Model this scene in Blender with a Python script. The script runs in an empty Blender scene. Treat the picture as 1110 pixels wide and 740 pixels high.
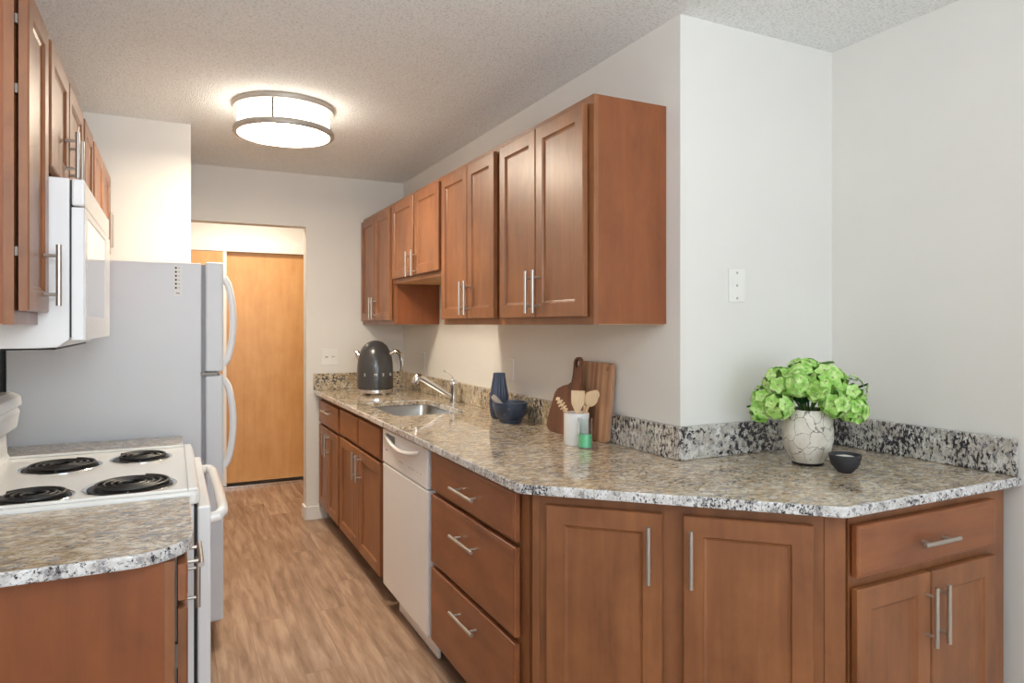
import bpy, bmesh, math, random
from mathutils import Vector, Matrix
random.seed(7)
PI = math.pi
sc = bpy.context.scene
COL = sc.collection

# ------------------------------------------------------------------ camera, world, lights, exposure
cd = bpy.data.cameras.new('camera')
cd.sensor_fit = 'HORIZONTAL'; cd.sensor_width = 36
cd.lens = 739.26 / 1110 * 36
cd.shift_y = (351.84 - 370) / 1110
cd.clip_start = 0.02
cam = bpy.data.objects.new('camera', cd); COL.objects.link(cam)
cam.location = (0, 0, 1.3717)
cam.rotation_euler = (PI / 2, 0, -math.radians(26.4254))
sc.camera = cam

sc.view_settings.view_transform = 'Standard'
sc.view_settings.look = 'None'
sc.view_settings.gamma = 1
sc.view_settings.use_curve_mapping = False
sc.view_settings.exposure = 0.10
sc.cycles.use_denoising = True
sc.cycles.max_bounces = 10
sc.cycles.diffuse_bounces = 6
sc.cycles.sample_clamp_indirect = 6

w = bpy.data.worlds.new('world'); sc.world = w; w.use_nodes = True
bg = w.node_tree.nodes['Background']
bg.inputs[0].default_value = (0.80, 0.90, 1.0, 1); bg.inputs[1].default_value = 1.2

def area(name, loc, rot, sx, sy, power, col, spread=PI):
    l = bpy.data.lights.new(name, 'AREA'); l.shape = 'RECTANGLE'; l.size = sx; l.size_y = sy
    l.energy = power; l.color = col; l.spread = spread
    o = bpy.data.objects.new(name, l); COL.objects.link(o); o.location = loc; o.rotation_euler = rot
    return o
# daylight coming in through the big window of the room behind the camera
area('window_daylight', (1.0, -3.15, 1.25), (PI / 2, 0, 0), 2.3, 1.9, 39, (0.76, 0.89, 1.0))
# added fill aimed up at the ceiling behind the camera, no real lamp
area('ceiling_fill', (0.2, -0.3, 1.75), (math.radians(152), 0, 0), 0.8, 0.8, 38, (0.86, 0.93, 1.0))
# added unseen fill below the ceiling behind the camera, then the hallway ceiling lamp
area('living_room_fill', (0.5, -1.2, 2.38), (0, 0, 0), 0.6, 0.6, 5, (1.0, 0.95, 0.88))
area('hallway_lamp', (0.55, 5.55, 2.40), (0, 0, 0), 0.35, 0.35, 16, (1.0, 0.86, 0.68))
LAMP_STRENGTH = 54.0       # lower face of the drum; its side shade glows less

# ------------------------------------------------------------------ materials
def srgb(r, g, b):
    f = lambda c: (c / 255 / 12.92) if c / 255 <= 0.04045 else ((c / 255 + 0.055) / 1.055) ** 2.4
    return (f(r), f(g), f(b), 1)
class NT:
    def __init__(s, name):
        s.m = bpy.data.materials.new(name); s.m.use_nodes = True
        s.t = s.m.node_tree; s.b = s.t.nodes['Principled BSDF']
    def n(s, typ, **k):
        x = s.t.nodes.new(typ)
        for a, v in k.items(): setattr(x, a, v)
        return x
    def l(s, a, b): s.t.links.new(a, b)
    def coords(s, scale=(1, 1, 1), rnd=False, rot=(0, 0, 0)):
        tc = s.n('ShaderNodeTexCoord'); mp = s.n('ShaderNodeMapping')
        mp.inputs['Scale'].default_value = scale; mp.inputs['Rotation'].default_value = rot
        s.l(tc.outputs['Object'], mp.inputs[0])
        if rnd:
            oi = s.n('ShaderNodeObjectInfo'); mul = s.n('ShaderNodeMath', operation='MULTIPLY'); mul.inputs[1].default_value = 37
            s.l(oi.outputs['Random'], mul.inputs[0])
            s.l(mul.outputs[0], mp.inputs['Location'])
        return mp.outputs[0]
    def ramp(s, fac, stops, interp='LINEAR'):
        r = s.n('ShaderNodeValToRGB'); r.color_ramp.interpolation = interp
        e = r.color_ramp.elements
        while len(e) < len(stops): e.new(0.5)
        for i, (p, c) in enumerate(stops): e[i].position = p; e[i].color = c
        s.l(fac, r.inputs[0]); return r.outputs[0]
    def mix(s, fac, a, b, mode='MIX'):
        x = s.n('ShaderNodeMix', data_type='RGBA', blend_type=mode)
        for i, v in ((0, fac), (6, a), (7, b)):
            if hasattr(v, 'is_output') or isinstance(v, bpy.types.NodeSocket): s.l(v, x.inputs[i])
            else: x.inputs[i].default_value = v
        return x.outputs[2]
    def noise(s, co, scale, detail=4, rough=.6, dist=0):
        x = s.n('ShaderNodeTexNoise'); x.inputs['Scale'].default_value = scale; x.inputs['Detail'].default_value = detail
        x.inputs['Roughness'].default_value = rough; x.inputs['Distortion'].default_value = dist
        s.l(co, x.inputs['Vector']); return x.outputs['Fac']
    def bump(s, h, strength, dist=.01):
        b = s.n('ShaderNodeBump'); b.inputs['Strength'].default_value = strength; b.inputs['Distance'].default_value = dist
        s.l(h, b.inputs['Height']); s.l(b.outputs[0], s.b.inputs['Normal'])
    def set(s, **k):
        for a, v in k.items():
            i = s.b.inputs[a.replace('_', ' ')]
            if isinstance(v, bpy.types.NodeSocket): s.l(v, i)
            else: i.default_value = v
        return s

def plain(name, col, rough=.5, metal=0, coat=0, grain=0.03):
    t = NT(name)
    co = t.coords((1, 1, 1)); n = t.noise(co, 9, 3)
    d = tuple(c * (1 - grain * 2) for c in col[:3]) + (1,)
    t.set(Base_Color=t.ramp(n, [(.3, d), (.7, col)]), Roughness=rough, Metallic=metal)
    if coat: t.set(Coat_Weight=coat, Coat_Roughness=.08)
    return t.m
def wood(name, dark, light, axis='z', rough=.42, coat=.3, grain=.5):
    t = NT(name)
    s = {'z': (7, 7, .7), 'x': (.7, 7, 7), 'y': (7, .7, 7)}[axis]
    n = t.noise(t.coords(s, True), 2.6, 8, .6, .5)
    big = t.noise(t.coords((4.5, 4.5, 3.0) if axis == 'z' else (3, 4.5, 4.5), True), 1.6, 4, .6, .4)
    md = tuple((a_ + b_) / 2 for a_, b_ in zip(dark, light))
    g = t.ramp(n, [(.34, dark), (.66, light)])
    bl = t.ramp(big, [(.34, dark), (.5, md), (.66, light)])
    t.set(Base_Color=t.mix(grain, bl, g), Roughness=rough, Coat_Weight=coat, Coat_Roughness=.32)
    fine = t.noise(t.coords(tuple(x * 6 for x in s), True), 3, 3)
    t.bump(fine, .04, .002)
    return t.m
M = {}
M['wood'] = wood('cabinet_wood', srgb(116, 70, 41), srgb(160, 103, 62))
M['wood_x'] = wood('cabinet_wood_drawer', srgb(122, 70, 40), srgb(160, 98, 58), 'x')
M['wood_in'] = wood('cabinet_underside_wood', srgb(176, 132, 88), srgb(205, 165, 120), 'x', .5, 0)
M['wood_end'] = wood('cabinet_end_panel_wood', srgb(122, 68, 36), srgb(150, 86, 46), 'z', .5, .05)
M['oak'] = wood('closet_oak', srgb(206, 150, 92), srgb(222, 170, 112), 'z', .42, .1)
M['board_dark'] = wood('dark_board_wood', srgb(70, 44, 34), srgb(132, 86, 62), 'z', .5, 0, .9)
def board_mat():
    t = NT('striped_board_wood')
    co = t.coords((0, 1, 0))
    x = t.n('ShaderNodeTexNoise'); x.inputs['Scale'].default_value = 26; x.inputs['Detail'].default_value = 1
    t.l(co, x.inputs['Vector'])
    g = t.noise(t.coords((14, 14, 1.2)), 3, 5)
    c = t.ramp(x.outputs['Fac'], [(.4, srgb(168, 122, 92)), (.52, srgb(204, 162, 126)), (.62, srgb(148, 104, 78))])
    t.set(Base_Color=t.mix(.35, c, t.ramp(g, [(.3, srgb(120, 80, 58)), (.7, srgb(196, 152, 116))])), Roughness=.5)
    return t.m
M['board'] = board_mat()
M['utensil'] = wood('utensil_wood', srgb(206, 172, 130), srgb(230, 202, 164), 'z', .55, 0)

def granite(name, c0, c1, c2, tan, tan_amt, dk_lo, dk_sc=66, gtone=142):
    t = NT(name)
    co = t.coords((1, 1, 1))
    st = t.coords((1.0, 1.9, 1.0), rot=(0, 0, .75))
    base = t.ramp(t.noise(co, 24, 6, .7), [(.32, c0), (.48, c1), (.62, c2)])
    brown = t.ramp(t.noise(st, 40, 5, .7, .5), [(.47, (0, 0, 0, 1)), (.60, (tan_amt,) * 3 + (1,))])
    c = t.mix(brown, base, tan)
    gry = t.ramp(t.noise(st, 30, 5, .7), [(.54, (0, 0, 0, 1)), (.60, (.85, .85, .85, 1))])
    c = t.mix(gry, c, srgb(gtone, gtone, gtone + 4))
    big = t.noise(co, 7, 3, .5)
    n = t.noise(st, dk_sc, 6, .75, .3)
    ad = t.n('ShaderNodeMath', operation='MULTIPLY_ADD'); t.l(big, ad.inputs[0]); ad.inputs[1].default_value = .30; t.l(n, ad.inputs[2])
    dk = t.ramp(ad.outputs[0], [(dk_lo, (0, 0, 0, 1)), (dk_lo + .035, (1, 1, 1, 1))])
    c = t.mix(dk, c, srgb(50, 48, 54))
    t.set(Base_Color=c, Roughness=.06, Specular_IOR_Level=.85)
    return t.m
M['granite'] = granite('granite_edge_cool_light', srgb(186, 184, 182), srgb(222, 222, 222), srgb(238, 240, 242), srgb(180, 176, 170), .4, .70, 105, 140)  # same stone; cool daylight tint put into the edge colour
M['granite_cool_lit'] = granite('granite_splash_cool_light', srgb(158, 150, 140), srgb(196, 192, 186), srgb(222, 221, 218), srgb(168, 156, 140), .45, .66, 52, 128)  # same stone again, greyed in colour as cool daylight shows it
M['granite_warm_lit'] = granite('granite_splash_warm_light', srgb(170, 150, 118), srgb(208, 192, 164), srgb(224, 214, 194), srgb(156, 132, 100), .6, .69, 60, 134)  # splash stone with the warm lamp tint painted in
M['granite_top_warm_lit'] = granite('granite_top_warm_light', srgb(172, 150, 120), srgb(206, 190, 164), srgb(226, 217, 200), srgb(150, 126, 98), .9, .72)  # tops of the same stone, warm light worked into the colour

def wall_mat(name, col, b=.08):
    t = NT(name); co = t.coords()
    t.set(Base_Color=t.ramp(t.noise(co, 3, 3), [(.3, tuple(c * .97 for c in col[:3]) + (1,)), (.7, col)]), Roughness=.75)
    t.bump(t.noise(co, 160, 3), b, .002)
    return t.m
M['wall'] = wall_mat('wall_paint', srgb(228, 226, 221))
M['white_paint'] = wall_mat('white_trim_paint', srgb(238, 236, 232), .03)
def ceil_mat():
    t = NT('popcorn_ceiling'); co = t.coords()
    n = t.noise(co, 120, 4, .7); v = t.n('ShaderNodeTexVoronoi'); v.inputs['Scale'].default_value = 190; t.l(co, v.inputs['Vector'])
    add = t.n('ShaderNodeMath', operation='MULTIPLY_ADD'); t.l(v.outputs['Distance'], add.inputs[0]); add.inputs[1].default_value = -.5; t.l(n, add.inputs[2])
    t.set(Base_Color=t.ramp(n, [(.38, srgb(222, 223, 221)), (.5, srgb(247, 249, 248))]), Roughness=.9)
    t.bump(add.outputs[0], .7, .008)
    return t.m
M['ceiling'] = ceil_mat()
def floor_mat():
    t = NT('vinyl_plank_floor')
    tc = t.n('ShaderNodeTexCoord'); sep = t.n('ShaderNodeSeparateXYZ'); cmb = t.n('ShaderNodeCombineXYZ')
    t.l(tc.outputs['Object'], sep.inputs[0]); t.l(sep.outputs['Y'], cmb.inputs['X']); t.l(sep.outputs['X'], cmb.inputs['Y'])
    br = t.n('ShaderNodeTexBrick'); br.offset = .37; br.inputs['Scale'].default_value = 1
    br.inputs['Brick Width'].default_value = .92; br.inputs['Row Height'].default_value = .155
    br.inputs['Mortar Size'].default_value = .0012; br.inputs['Mortar Smooth'].default_value = .2; br.inputs['Bias'].default_value = 0
    br.inputs['Color1'].default_value = (0, 0, 0, 1); br.inputs['Color2'].default_value = (1, 1, 1, 1); br.inputs['Mortar'].default_value = (.5, .5, .5, 1)
    t.l(cmb.outputs[0], br.inputs['Vector'])
    # offset the grain per plank
    sc_ = t.n('ShaderNodeVectorMath', operation='SCALE'); sc_.inputs[3].default_value = 7; t.l(br.outputs['Color'], sc_.inputs[0])
    ad = t.n('ShaderNodeVectorMath', operation='ADD'); t.l(tc.outputs['Object'], ad.inputs[0]); t.l(sc_.outputs[0], ad.inputs[1])
    mp = t.n('ShaderNodeMapping'); mp.inputs['Scale'].default_value = (13, 1.3, 1); t.l(ad.outputs[0], mp.inputs[0])
    g = t.noise(mp.outputs[0], 2.0, 8, .62, .45)
    c = t.ramp(g, [(.30, srgb(134, 104, 84)), (.5, srgb(170, 140, 117)), (.68, srgb(194, 167, 145))])
    tone = t.ramp(br.outputs['Color'], [(0, (.86, .85, .84, 1)), (1, (1.1, 1.09, 1.07, 1))])
    c = t.mix(1.0, c, tone, 'MULTIPLY')
    c = t.mix(t.ramp(br.outputs['Fac'], [(0, (0, 0, 0, 1)), (1, (.55, .55, .55, 1))]), c, srgb(96, 70, 52))
    t.set(Base_Color=c, Roughness=.42)
    return t.m
M['floor'] = floor_mat()
M['white'] = plain('white_enamel', srgb(243, 243, 243), .28, 0, .3, .005)
M['white_fridge'] = plain('white_fridge_paint', srgb(226, 229, 233), .42, 0, 0, .01)
M['bisque'] = plain('cooktop_enamel', srgb(248, 247, 243), .2, 0, .4, .005)
M['gasket'] = plain('grey_gasket', srgb(150, 152, 156), .6)
M['black'] = plain('black_plastic', srgb(22, 21, 22), .5)
M['coil'] = plain('burner_coil', srgb(38, 36, 36), .42)
M['chrome'] = plain('chrome', srgb(225, 226, 228), .12, 1, 0, .0)
M['steel'] = plain('brushed_steel', srgb(190, 188, 184), .28, 1, 0, .02)
M['nickel'] = plain('brushed_nickel', srgb(196, 190, 182), .36, .85, 0, .02)
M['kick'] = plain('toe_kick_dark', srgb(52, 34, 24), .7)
M['navy'] = plain('navy_ceramic', srgb(58, 72, 98), .35, 0, .2)
M['char'] = plain('charcoal_stoneware', srgb(52, 52, 56), .6)
M['hinge'] = plain('hinge_metal', srgb(120, 112, 104), .4, .8)
M['lamp_ring'] = plain('satin_ring', srgb(186, 178, 168), .45, .3)
M['rod'] = plain('satin_rod', srgb(88, 84, 78), .6, .2)
M['salt'] = plain('white_salt', srgb(236, 234, 230), .9)
M['ceramic'] = plain('white_ceramic', srgb(240, 240, 240), .25, 0, .4, .005)
M['kettle'] = plain('slate_grey_enamel', srgb(66, 66, 68), .3, .1, .35)
M['plate'] = plain('white_plastic', srgb(236, 235, 230), .4)
M['letters'] = plain('grey_print', srgb(150, 150, 150), .5)
M['slot'] = plain('dark_slot', srgb(120, 116, 110), .6)
M['leaf'] = plain('dark_green_leaf', srgb(36, 84, 40), .45, 0, 0, .15)
M['stem'] = plain('green_stem', srgb(92, 124, 62), .6)
M['micro_glass'] = plain('white_mesh_glass', srgb(226, 228, 226), .06, 0, 1, .0)
M['pestle'] = plain('pale_stone', srgb(196, 186, 172), .6)
def navy_marble():
    t = NT('speckled_navy_marble'); co = t.coords()
    v = t.ramp(t.noise(co, 90, 3, .6), [(.66, (0, 0, 0, 1)), (.72, (1, 1, 1, 1))])
    t.set(Base_Color=t.mix(v, t.ramp(t.noise(co, 20, 3), [(.3, srgb(40, 50, 68)), (.7, srgb(66, 78, 100))]), srgb(170, 176, 186)), Roughness=.35)
    return t.m
M['marble'] = navy_marble()
def crackle():
    t = NT('crackled_cream_ceramic'); co = t.coords((1, 1, .8))
    v = t.n('ShaderNodeTexVoronoi'); v.feature = 'DISTANCE_TO_EDGE'; v.inputs['Scale'].default_value = 17
    nz = t.n('ShaderNodeTexNoise'); nz.inputs['Scale'].default_value = 9; nz.inputs['Detail'].default_value = 6; t.l(co, nz.inputs['Vector'])
    vm = t.n('ShaderNodeVectorMath', operation='MULTIPLY_ADD'); t.l(nz.outputs['Color'], vm.inputs[0]); vm.inputs[1].default_value = (.14, .14, .14); t.l(co, vm.inputs[2])
    t.l(vm.outputs[0], v.inputs['Vector'])
    crack = t.ramp(v.outputs['Distance'], [(.0, (1, 1, 1, 1)), (.022, (0, 0, 0, 1))])
    base = t.ramp(t.noise(co, 14, 4), [(.3, srgb(196, 188, 172)), (.6, srgb(226, 221, 210))])
    blot = t.ramp(t.noise(co, 40, 3), [(.68, (0, 0, 0, 1)), (.72, (1, 1, 1, 1))])
    c = t.mix(crack, base, srgb(66, 58, 50)); c = t.mix(blot, c, srgb(60, 55, 50))
    t.set(Base_Color=c, Roughness=.55)
    return t.m
M['crackle'] = crackle()
def petal():
    t = NT('lime_green_petal'); co = t.coords()
    t.set(Base_Color=t.ramp(t.noise(co, 45, 3), [(.3, srgb(118, 178, 66)), (.46, srgb(162, 212, 102)), (.64, srgb(208, 236, 158))]), Roughness=.55)
    t.b.inputs['Subsurface Weight'].default_value = .1
    return t.m
M['petal'] = petal()
M['pistil'] = plain('flower_centre', srgb(176, 150, 140), .6)
def glass(name, col, rough=.0):
    t = NT(name); t.set(Base_Color=col, Roughness=rough, Transmission_Weight=1.0, IOR=1.3); return t.m
M['glass'] = glass('clear_glass', (.97, 1, .98, 1))
M['green_liquid'] = plain('green_liquid', srgb(120, 226, 168), .15, 0, .5)
def emis(name, col, s):
    t = NT(name); t.set(Base_Color=(.9, .9, .88, 1), Roughness=.5); t.b.inputs['Emission Color'].default_value = col
    t.b.inputs['Emission Strength'].default_value = s; return t.m
M['lamp'] = emis('lamp_diffuser', (1.0, .87, .68, 1), LAMP_STRENGTH)
M['lamp_side'] = emis('lamp_side_shade', (1.0, .90, .76, 1), 7.0)

# ------------------------------------------------------------------ mesh helpers
class MB:
    def __init__(s): s.bm = bmesh.new()
    def box(s, x0, x1, y0, y1, z0, z1):
        if x0 > x1: x0, x1 = x1, x0
        if y0 > y1: y0, y1 = y1, y0
        if z0 > z1: z0, z1 = z1, z0
        v = [s.bm.verts.new(p) for p in ((x0, y0, z0), (x1, y0, z0), (x1, y1, z0), (x0, y1, z0), (x0, y0, z1), (x1, y0, z1), (x1, y1, z1), (x0, y1, z1))]
        for f in ((0, 3, 2, 1), (4, 5, 6, 7), (0, 1, 5, 4), (1, 2, 6, 5), (2, 3, 7, 6), (3, 0, 4, 7)): s.bm.faces.new([v[i] for i in f])
        return s
    def prism(s, pts, z0, z1, holes=()):
        """polygon in xy extruded in z, with optional holes"""
        def area2(p): return sum(p[i][0] * p[(i + 1) % len(p)][1] - p[(i + 1) % len(p)][0] * p[i][1] for i in range(len(p)))
        loops = [list(pts)] + [list(h) for h in holes]
        if area2(loops[0]) < 0: loops[0].reverse()
        for h in loops[1:]:
            if area2(h) > 0: h.reverse()
        tops = [[s.bm.verts.new((x, y, z1)) for x, y in lp] for lp in loops]
        bots = [[s.bm.verts.new((x, y, z0)) for x, y in lp] for lp in loops]
        for t, b in zip(tops, bots):
            for i in range(len(t)):
                j = (i + 1) % len(t); s.bm.faces.new((b[i], b[j], t[j], t[i]))
        for grp, up in ((tops, 1), (bots, -1)):
            if len(loops) == 1:
                s.bm.faces.new(grp[0] if up > 0 else grp[0][::-1])
            else:
                ed = []
                for lp in grp:
                    for i in range(len(lp)): ed.append(s.bm.edges.get((lp[i], lp[(i + 1) % len(lp)])))
                r = bmesh.ops.triangle_fill(s.bm, use_beauty=True, edges=ed, normal=(0, 0, up))
                for g in r['geom']:
                    if isinstance(g, bmesh.types.BMFace):
                        g.normal_update()
                        if g.normal.z * up < 0: g.normal_flip()
        return s
    def mapv(s, fn, n0=0):
        s.bm.verts.ensure_lookup_table()
        for v in list(s.bm.verts)[n0:]: v.co = Vector(fn(v.co))
        return s
    def lathe(s, prof, c=(0, 0, 0), n=32, rfn=None, axis='z'):
        rings = []
        for r, z in prof:
            if r < 1e-6: rings.append([s.bm.verts.new(s._ax(0, 0, z, c, axis))])
            else:
                ring = []
                for i in range(n):
                    a = 2 * PI * i / n; rr = r * (rfn(a, z) if rfn else 1)
                    ring.append(s.bm.verts.new(s._ax(rr * math.cos(a), rr * math.sin(a), z, c, axis)))
                rings.append(ring)
        for a, b in zip(rings, rings[1:]):
            for i in range(n):
                j = (i + 1) % n
                if len(a) == 1 and len(b) == 1: continue
                if len(a) == 1: s.bm.faces.new((a[0], b[j], b[i]))
                elif len(b) == 1: s.bm.faces.new((a[i], a[j], b[0]))
                else: s.bm.faces.new((a[i], a[j], b[j], b[i]))
        return s
    def _ax(s, x, y, z, c, axis):
        if axis == 'z': p = (x, y, z)
        elif axis == 'y': p = (x, z, y)
        else: p = (z, x, y)
        return (p[0] + c[0], p[1] + c[1], p[2] + c[2])
    def tube(s, pts, r, n=10, flat=1.0, up=None):
        pts = [Vector(p) for p in pts]; rs = r if isinstance(r, (list, tuple)) else [r] * len(pts)
        ring0 = None; prev = None
        for i, p in enumerate(pts):
            d = ((pts[min(i + 1, len(pts) - 1)] - pts[max(i - 1, 0)])).normalized()
            if prev is None:
                ref = Vector(up) if up else (Vector((0, 0, 1)) if abs(d.z) < .9 else Vector((1, 0, 0)))
                u = (ref - d * ref.dot(d)).normalized()
            else: u = (prev - d * prev.dot(d)).normalized()
            prev = u; v = d.cross(u)
            ring = [s.bm.verts.new(p + (u * math.cos(2 * PI * k / n) + v * math.sin(2 * PI * k / n) * flat) * rs[i]) for k in range(n)]
            if ring0 is None: s.bm.faces.new(ring[::-1])
            else:
                for k in range(n): s.bm.faces.new((ring0[k], ring0[(k + 1) % n], ring[(k + 1) % n], ring[k]))
            ring0 = ring
        s.bm.faces.new(ring0)
        return s
    def sphere(s, c, r, sc_=(1, 1, 1), n=12):
        mt = Matrix.Translation(c) @ Matrix.Diagonal((r * sc_[0], r * sc_[1], r * sc_[2], 1))
        bmesh.ops.create_uvsphere(s.bm, u_segments=n * 2, v_segments=n, radius=1, matrix=mt); return s
    def build(s, name, mat, parent=None, smooth=False, bevel=0, seg=2):
        bmesh.ops.recalc_face_normals(s.bm, faces=s.bm.faces[:])
        me = bpy.data.meshes.new(name)
        if smooth:
            for f in s.bm.faces: f.smooth = True
            for e in s.bm.edges:
                if len(e.link_faces) == 2 and e.calc_face_angle(0) > math.radians(38): e.smooth = False
        s.bm.to_mesh(me); s.bm.free()
        me.materials.append(M[mat] if isinstance(mat, str) else mat)
        o = bpy.data.objects.new(name, me); COL.objects.link(o)
        if parent: o.parent = parent
        if bevel:
            b = o.modifiers.new('bevel', 'BEVEL'); b.width = bevel; b.segments = seg; b.limit_method = 'ANGLE'; b.angle_limit = math.radians(40)
        return o
def thing(name, label, cat, loc=(0, 0, 0), rz=0, group=None):
    o = bpy.data.objects.new(name, None); COL.objects.link(o); o.empty_display_size = .05
    o.location = loc; o.rotation_euler = (0, 0, rz); o['label'] = label; o['category'] = cat
    if group: o['group'] = group
    return o
def tag(o, label, cat, group=None, kind=None):
    o['label'] = label; o['category'] = cat
    if group: o['group'] = group
    if kind: o['kind'] = kind
    return o
def struct(name, mb, mat, label, cat, **k):
    o = mb.build(name, mat, None, **k); o['kind'] = 'structure'; o['label'] = label; o['category'] = cat; return o
def setloc(o, loc):
    """move the origin of a world-coordinate mesh to its base"""
    o.data.transform(Matrix.Translation(-Vector(loc))); o.location = loc; return o
def arc(cx, cy, r, a0, a1, n):
    return [(cx + r * math.cos(math.radians(a0 + (a1 - a0) * i / n)), cy + r * math.sin(math.radians(a0 + (a1 - a0) * i / n))) for i in range(n + 1)]
def rrect(x0, x1, y0, y1, r, n=5):
    return arc(x1 - r, y1 - r, r, 0, 90, n) + arc(x0 + r, y1 - r, r, 90, 180, n) + arc(x0 + r, y0 + r, r, 180, 270, n) + arc(x1 - r, y0 + r, r, 270, 360, n)

# ------------------------------------------------------------------ room shell
XL, XW, XR, YC, YF, ZC = -.60, 1.543, 2.292, 1.820, 4.930, 2.427
YB = -3.3
struct('floor', MB().box(-1.4, 2.5, YB, 6.4, -.05, 0), 'floor', 'tan wood-look vinyl plank floor running down the galley', 'floor')
struct('ceiling', MB().box(-1.4, 2.5, YB, 6.4, ZC, ZC + .06), 'ceiling', 'grey-white popcorn textured ceiling', 'ceiling')
struct('wall_left', MB().box(XL - .1, XL, YB, YF, 0, ZC), 'wall', 'painted wall behind range and refrigerator', 'wall')
struct('wall_right', MB().box(XR, XR + .1, YB, YC, 0, ZC), 'wall', 'white wall at the right behind the green flowers', 'wall')
# solid block: kitchen right wall and recess wall meet in one outside corner
struct('wall_kitchen', MB().box(XW, XR + .1, YC, YF + .11, 0, ZC), 'wall', 'white wall carrying the long row of upper cabinets and its outside corner', 'wall')
struct('wall_alcove', MB().box(XL, .084, 3.975, YF + .11, 0, ZC), 'wall', 'cream wall stub standing behind the refrigerator', 'wall')
m = MB(); m.box(.837, XW, YF, YF + .11, 0, ZC); m.box(.084, .837, YF, YF + .11, 2.058, ZC)
struct('wall_far', m, 'wall', 'far wall with the opening to the hallway', 'wall')
struct('baseboard_far', MB().box(.829, .985, YF - .012, YF, 0, .095).box(.825, .837, YF - .012, YF + .11, 0, .095), 'white_paint', 'white baseboard on the pier beside the hallway opening', 'baseboard', bevel=.003)
m = MB(); m.box(-1.3, 2.2, 6.24, 6.34, 1.99, ZC); m.box(-1.3, -.9, 6.24, 6.34, 0, 1.99); m.box(1.9, 2.2, 6.24, 6.34, 0, 1.99)
struct('wall_hallway', m, 'white_paint', 'white hallway wall above the sliding closet doors', 'wall')
struct('wall_hallway_left', MB().box(-1.4, -1.3, YF + .11, 6.34, 0, ZC), 'wall', 'hallway end wall on the left', 'wall')
struct('wall_hallway_right', MB().box(2.2, 2.3, YF + .11, 6.34, 0, ZC), 'wall', 'hallway end wall on the right', 'wall')
struct('wall_closet_back', MB().box(-.9, 1.9, 6.38, 6.42, 0, 2.1), 'wall', 'back of the hallway closet', 'wall')
struct('trim_1', MB().box(-.9, 1.9, 6.165, 6.239, 1.985, 2.062), 'white_paint', 'white header fascia hiding the closet door track', 'trim', bevel=.004)
struct('trim_2', MB().box(-.9, 1.9, 6.15, 6.30, 0.0005, .018), 'chrome', 'metal floor track under the closet doors', 'trim', bevel=.003)
d1 = struct('door_1', MB().box(.40, 1.55, 6.215, 6.24, .035, 1.983), 'oak', 'honey oak sliding closet door, the wide right panel', 'door')
d2 = struct('door_2', MB().box(-.80, .372, 6.172, 6.195, .035, 1.983), 'oak', 'honey oak sliding closet door, left panel behind refrigerator handle', 'door')
MB().box(.3725, .400, 6.168, 6.198, .022, 1.983).build('edge_strip', 'white_paint', d2)
struct('wall_back', MB().box(XL, -.2, YB, YB + .1, 0, ZC).box(2.2, XR, YB, YB + .1, 0, ZC).box(-.2, 2.2, YB, YB + .1, 2.35, ZC).box(-.2, 2.2, YB, YB + .1, 0, .3), 'wall', 'wall with the living room window behind the camera', 'wall')
wf = MB().box(-.2, -.15, YB, YB + .08, .3, 2.35).box(2.15, 2.2, YB, YB + .08, .3, 2.35).box(-.15, 2.15, YB, YB + .08, .3, .35).box(-.15, 2.15, YB, YB + .08, 2.3, 2.35).box(.98, 1.02, YB, YB + .08, .35, 2.3)
struct('window_1', wf, 'white_paint', 'white frame of the living room window behind the camera', 'window')

# ------------------------------------------------------------------ cabinets
def handle_mb(kind, a):
    m = MB(); yb = -.055; yd = -.024
    if kind == 'v':
        x, z0, z1 = a
        m.tube([(x, yb, z0), (x, yb, z1)], .0062, 12)
        for z in (z0 + .027, z1 - .027): m.tube([(x, yd, z), (x, yb, z)], .0045, 8)
    else:
        x0, x1, z = a
        m.tube([(x0, yb, z), (x1, yb, z)], .0062, 12)
        for x in (x0 + .032, x1 - .032): m.tube([(x, yd, z), (x, yb, z)], .0045, 8)
    return m
def door(parent, x0, x1, z0, z1, hd=None, stile=.055, name='door', mat='wood'):
    """recessed-panel door, outside face towards -y"""
    bm = MB(); b = bm.bm; yf, yb = -.025, -.006; c = .003
    def rect(i, y): return [b.verts.new((x0 + i, y, z0 + i)), b.verts.new((x1 - i, y, z0 + i)), b.verts.new((x1 - i, y, z1 - i)), b.verts.new((x0 + i, y, z1 - i))]
    rings = [rect(0, yb), rect(0, yf + c), rect(c, yf), rect(stile, yf), rect(stile + .004, yf + .006), rect(stile + .011, yf + .0085)]
    b.faces.new(rings[0])
    for p, q in zip(rings, rings[1:]):
        for i in range(4): b.faces.new((p[i], p[(i + 1) % 4], q[(i + 1) % 4], q[i]))
    b.faces.new(rings[-1][::-1])
    d = bm.build(name, mat, parent)
    if hd: handle_mb(hd[0], hd[1:]).build('handle', 'nickel', d, smooth=True)
    return d
def drawer(parent, x0, x1, z0, z1, hd=None, name='drawer_front'):
    bm = MB(); b = bm.bm; yf, yb = -.025, -.006
    def rect(i, y): return [b.verts.new((x0 + i, y, z0 + i)), b.verts.new((x1 - i, y, z0 + i)), b.verts.new((x1 - i, y, z1 - i)), b.verts.new((x0 + i, y, z1 - i))]
    rings = [rect(0, yb), rect(0, yf + .005), rect(.002, yf + .002), rect(.007, yf + .0015), rect(.010, yf)]
    b.faces.new(rings[0])
    for p, q in zip(rings, rings[1:]):
        for i in range(4): b.faces.new((p[i], p[(i + 1) % 4], q[(i + 1) % 4], q[i]))
    b.faces.new(rings[-1][::-1])
    d = bm.build(name, 'wood_x', parent)
    if hd: handle_mb(hd[0], hd[1:]).build('handle', 'nickel', d, smooth=True)
    return d
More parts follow.
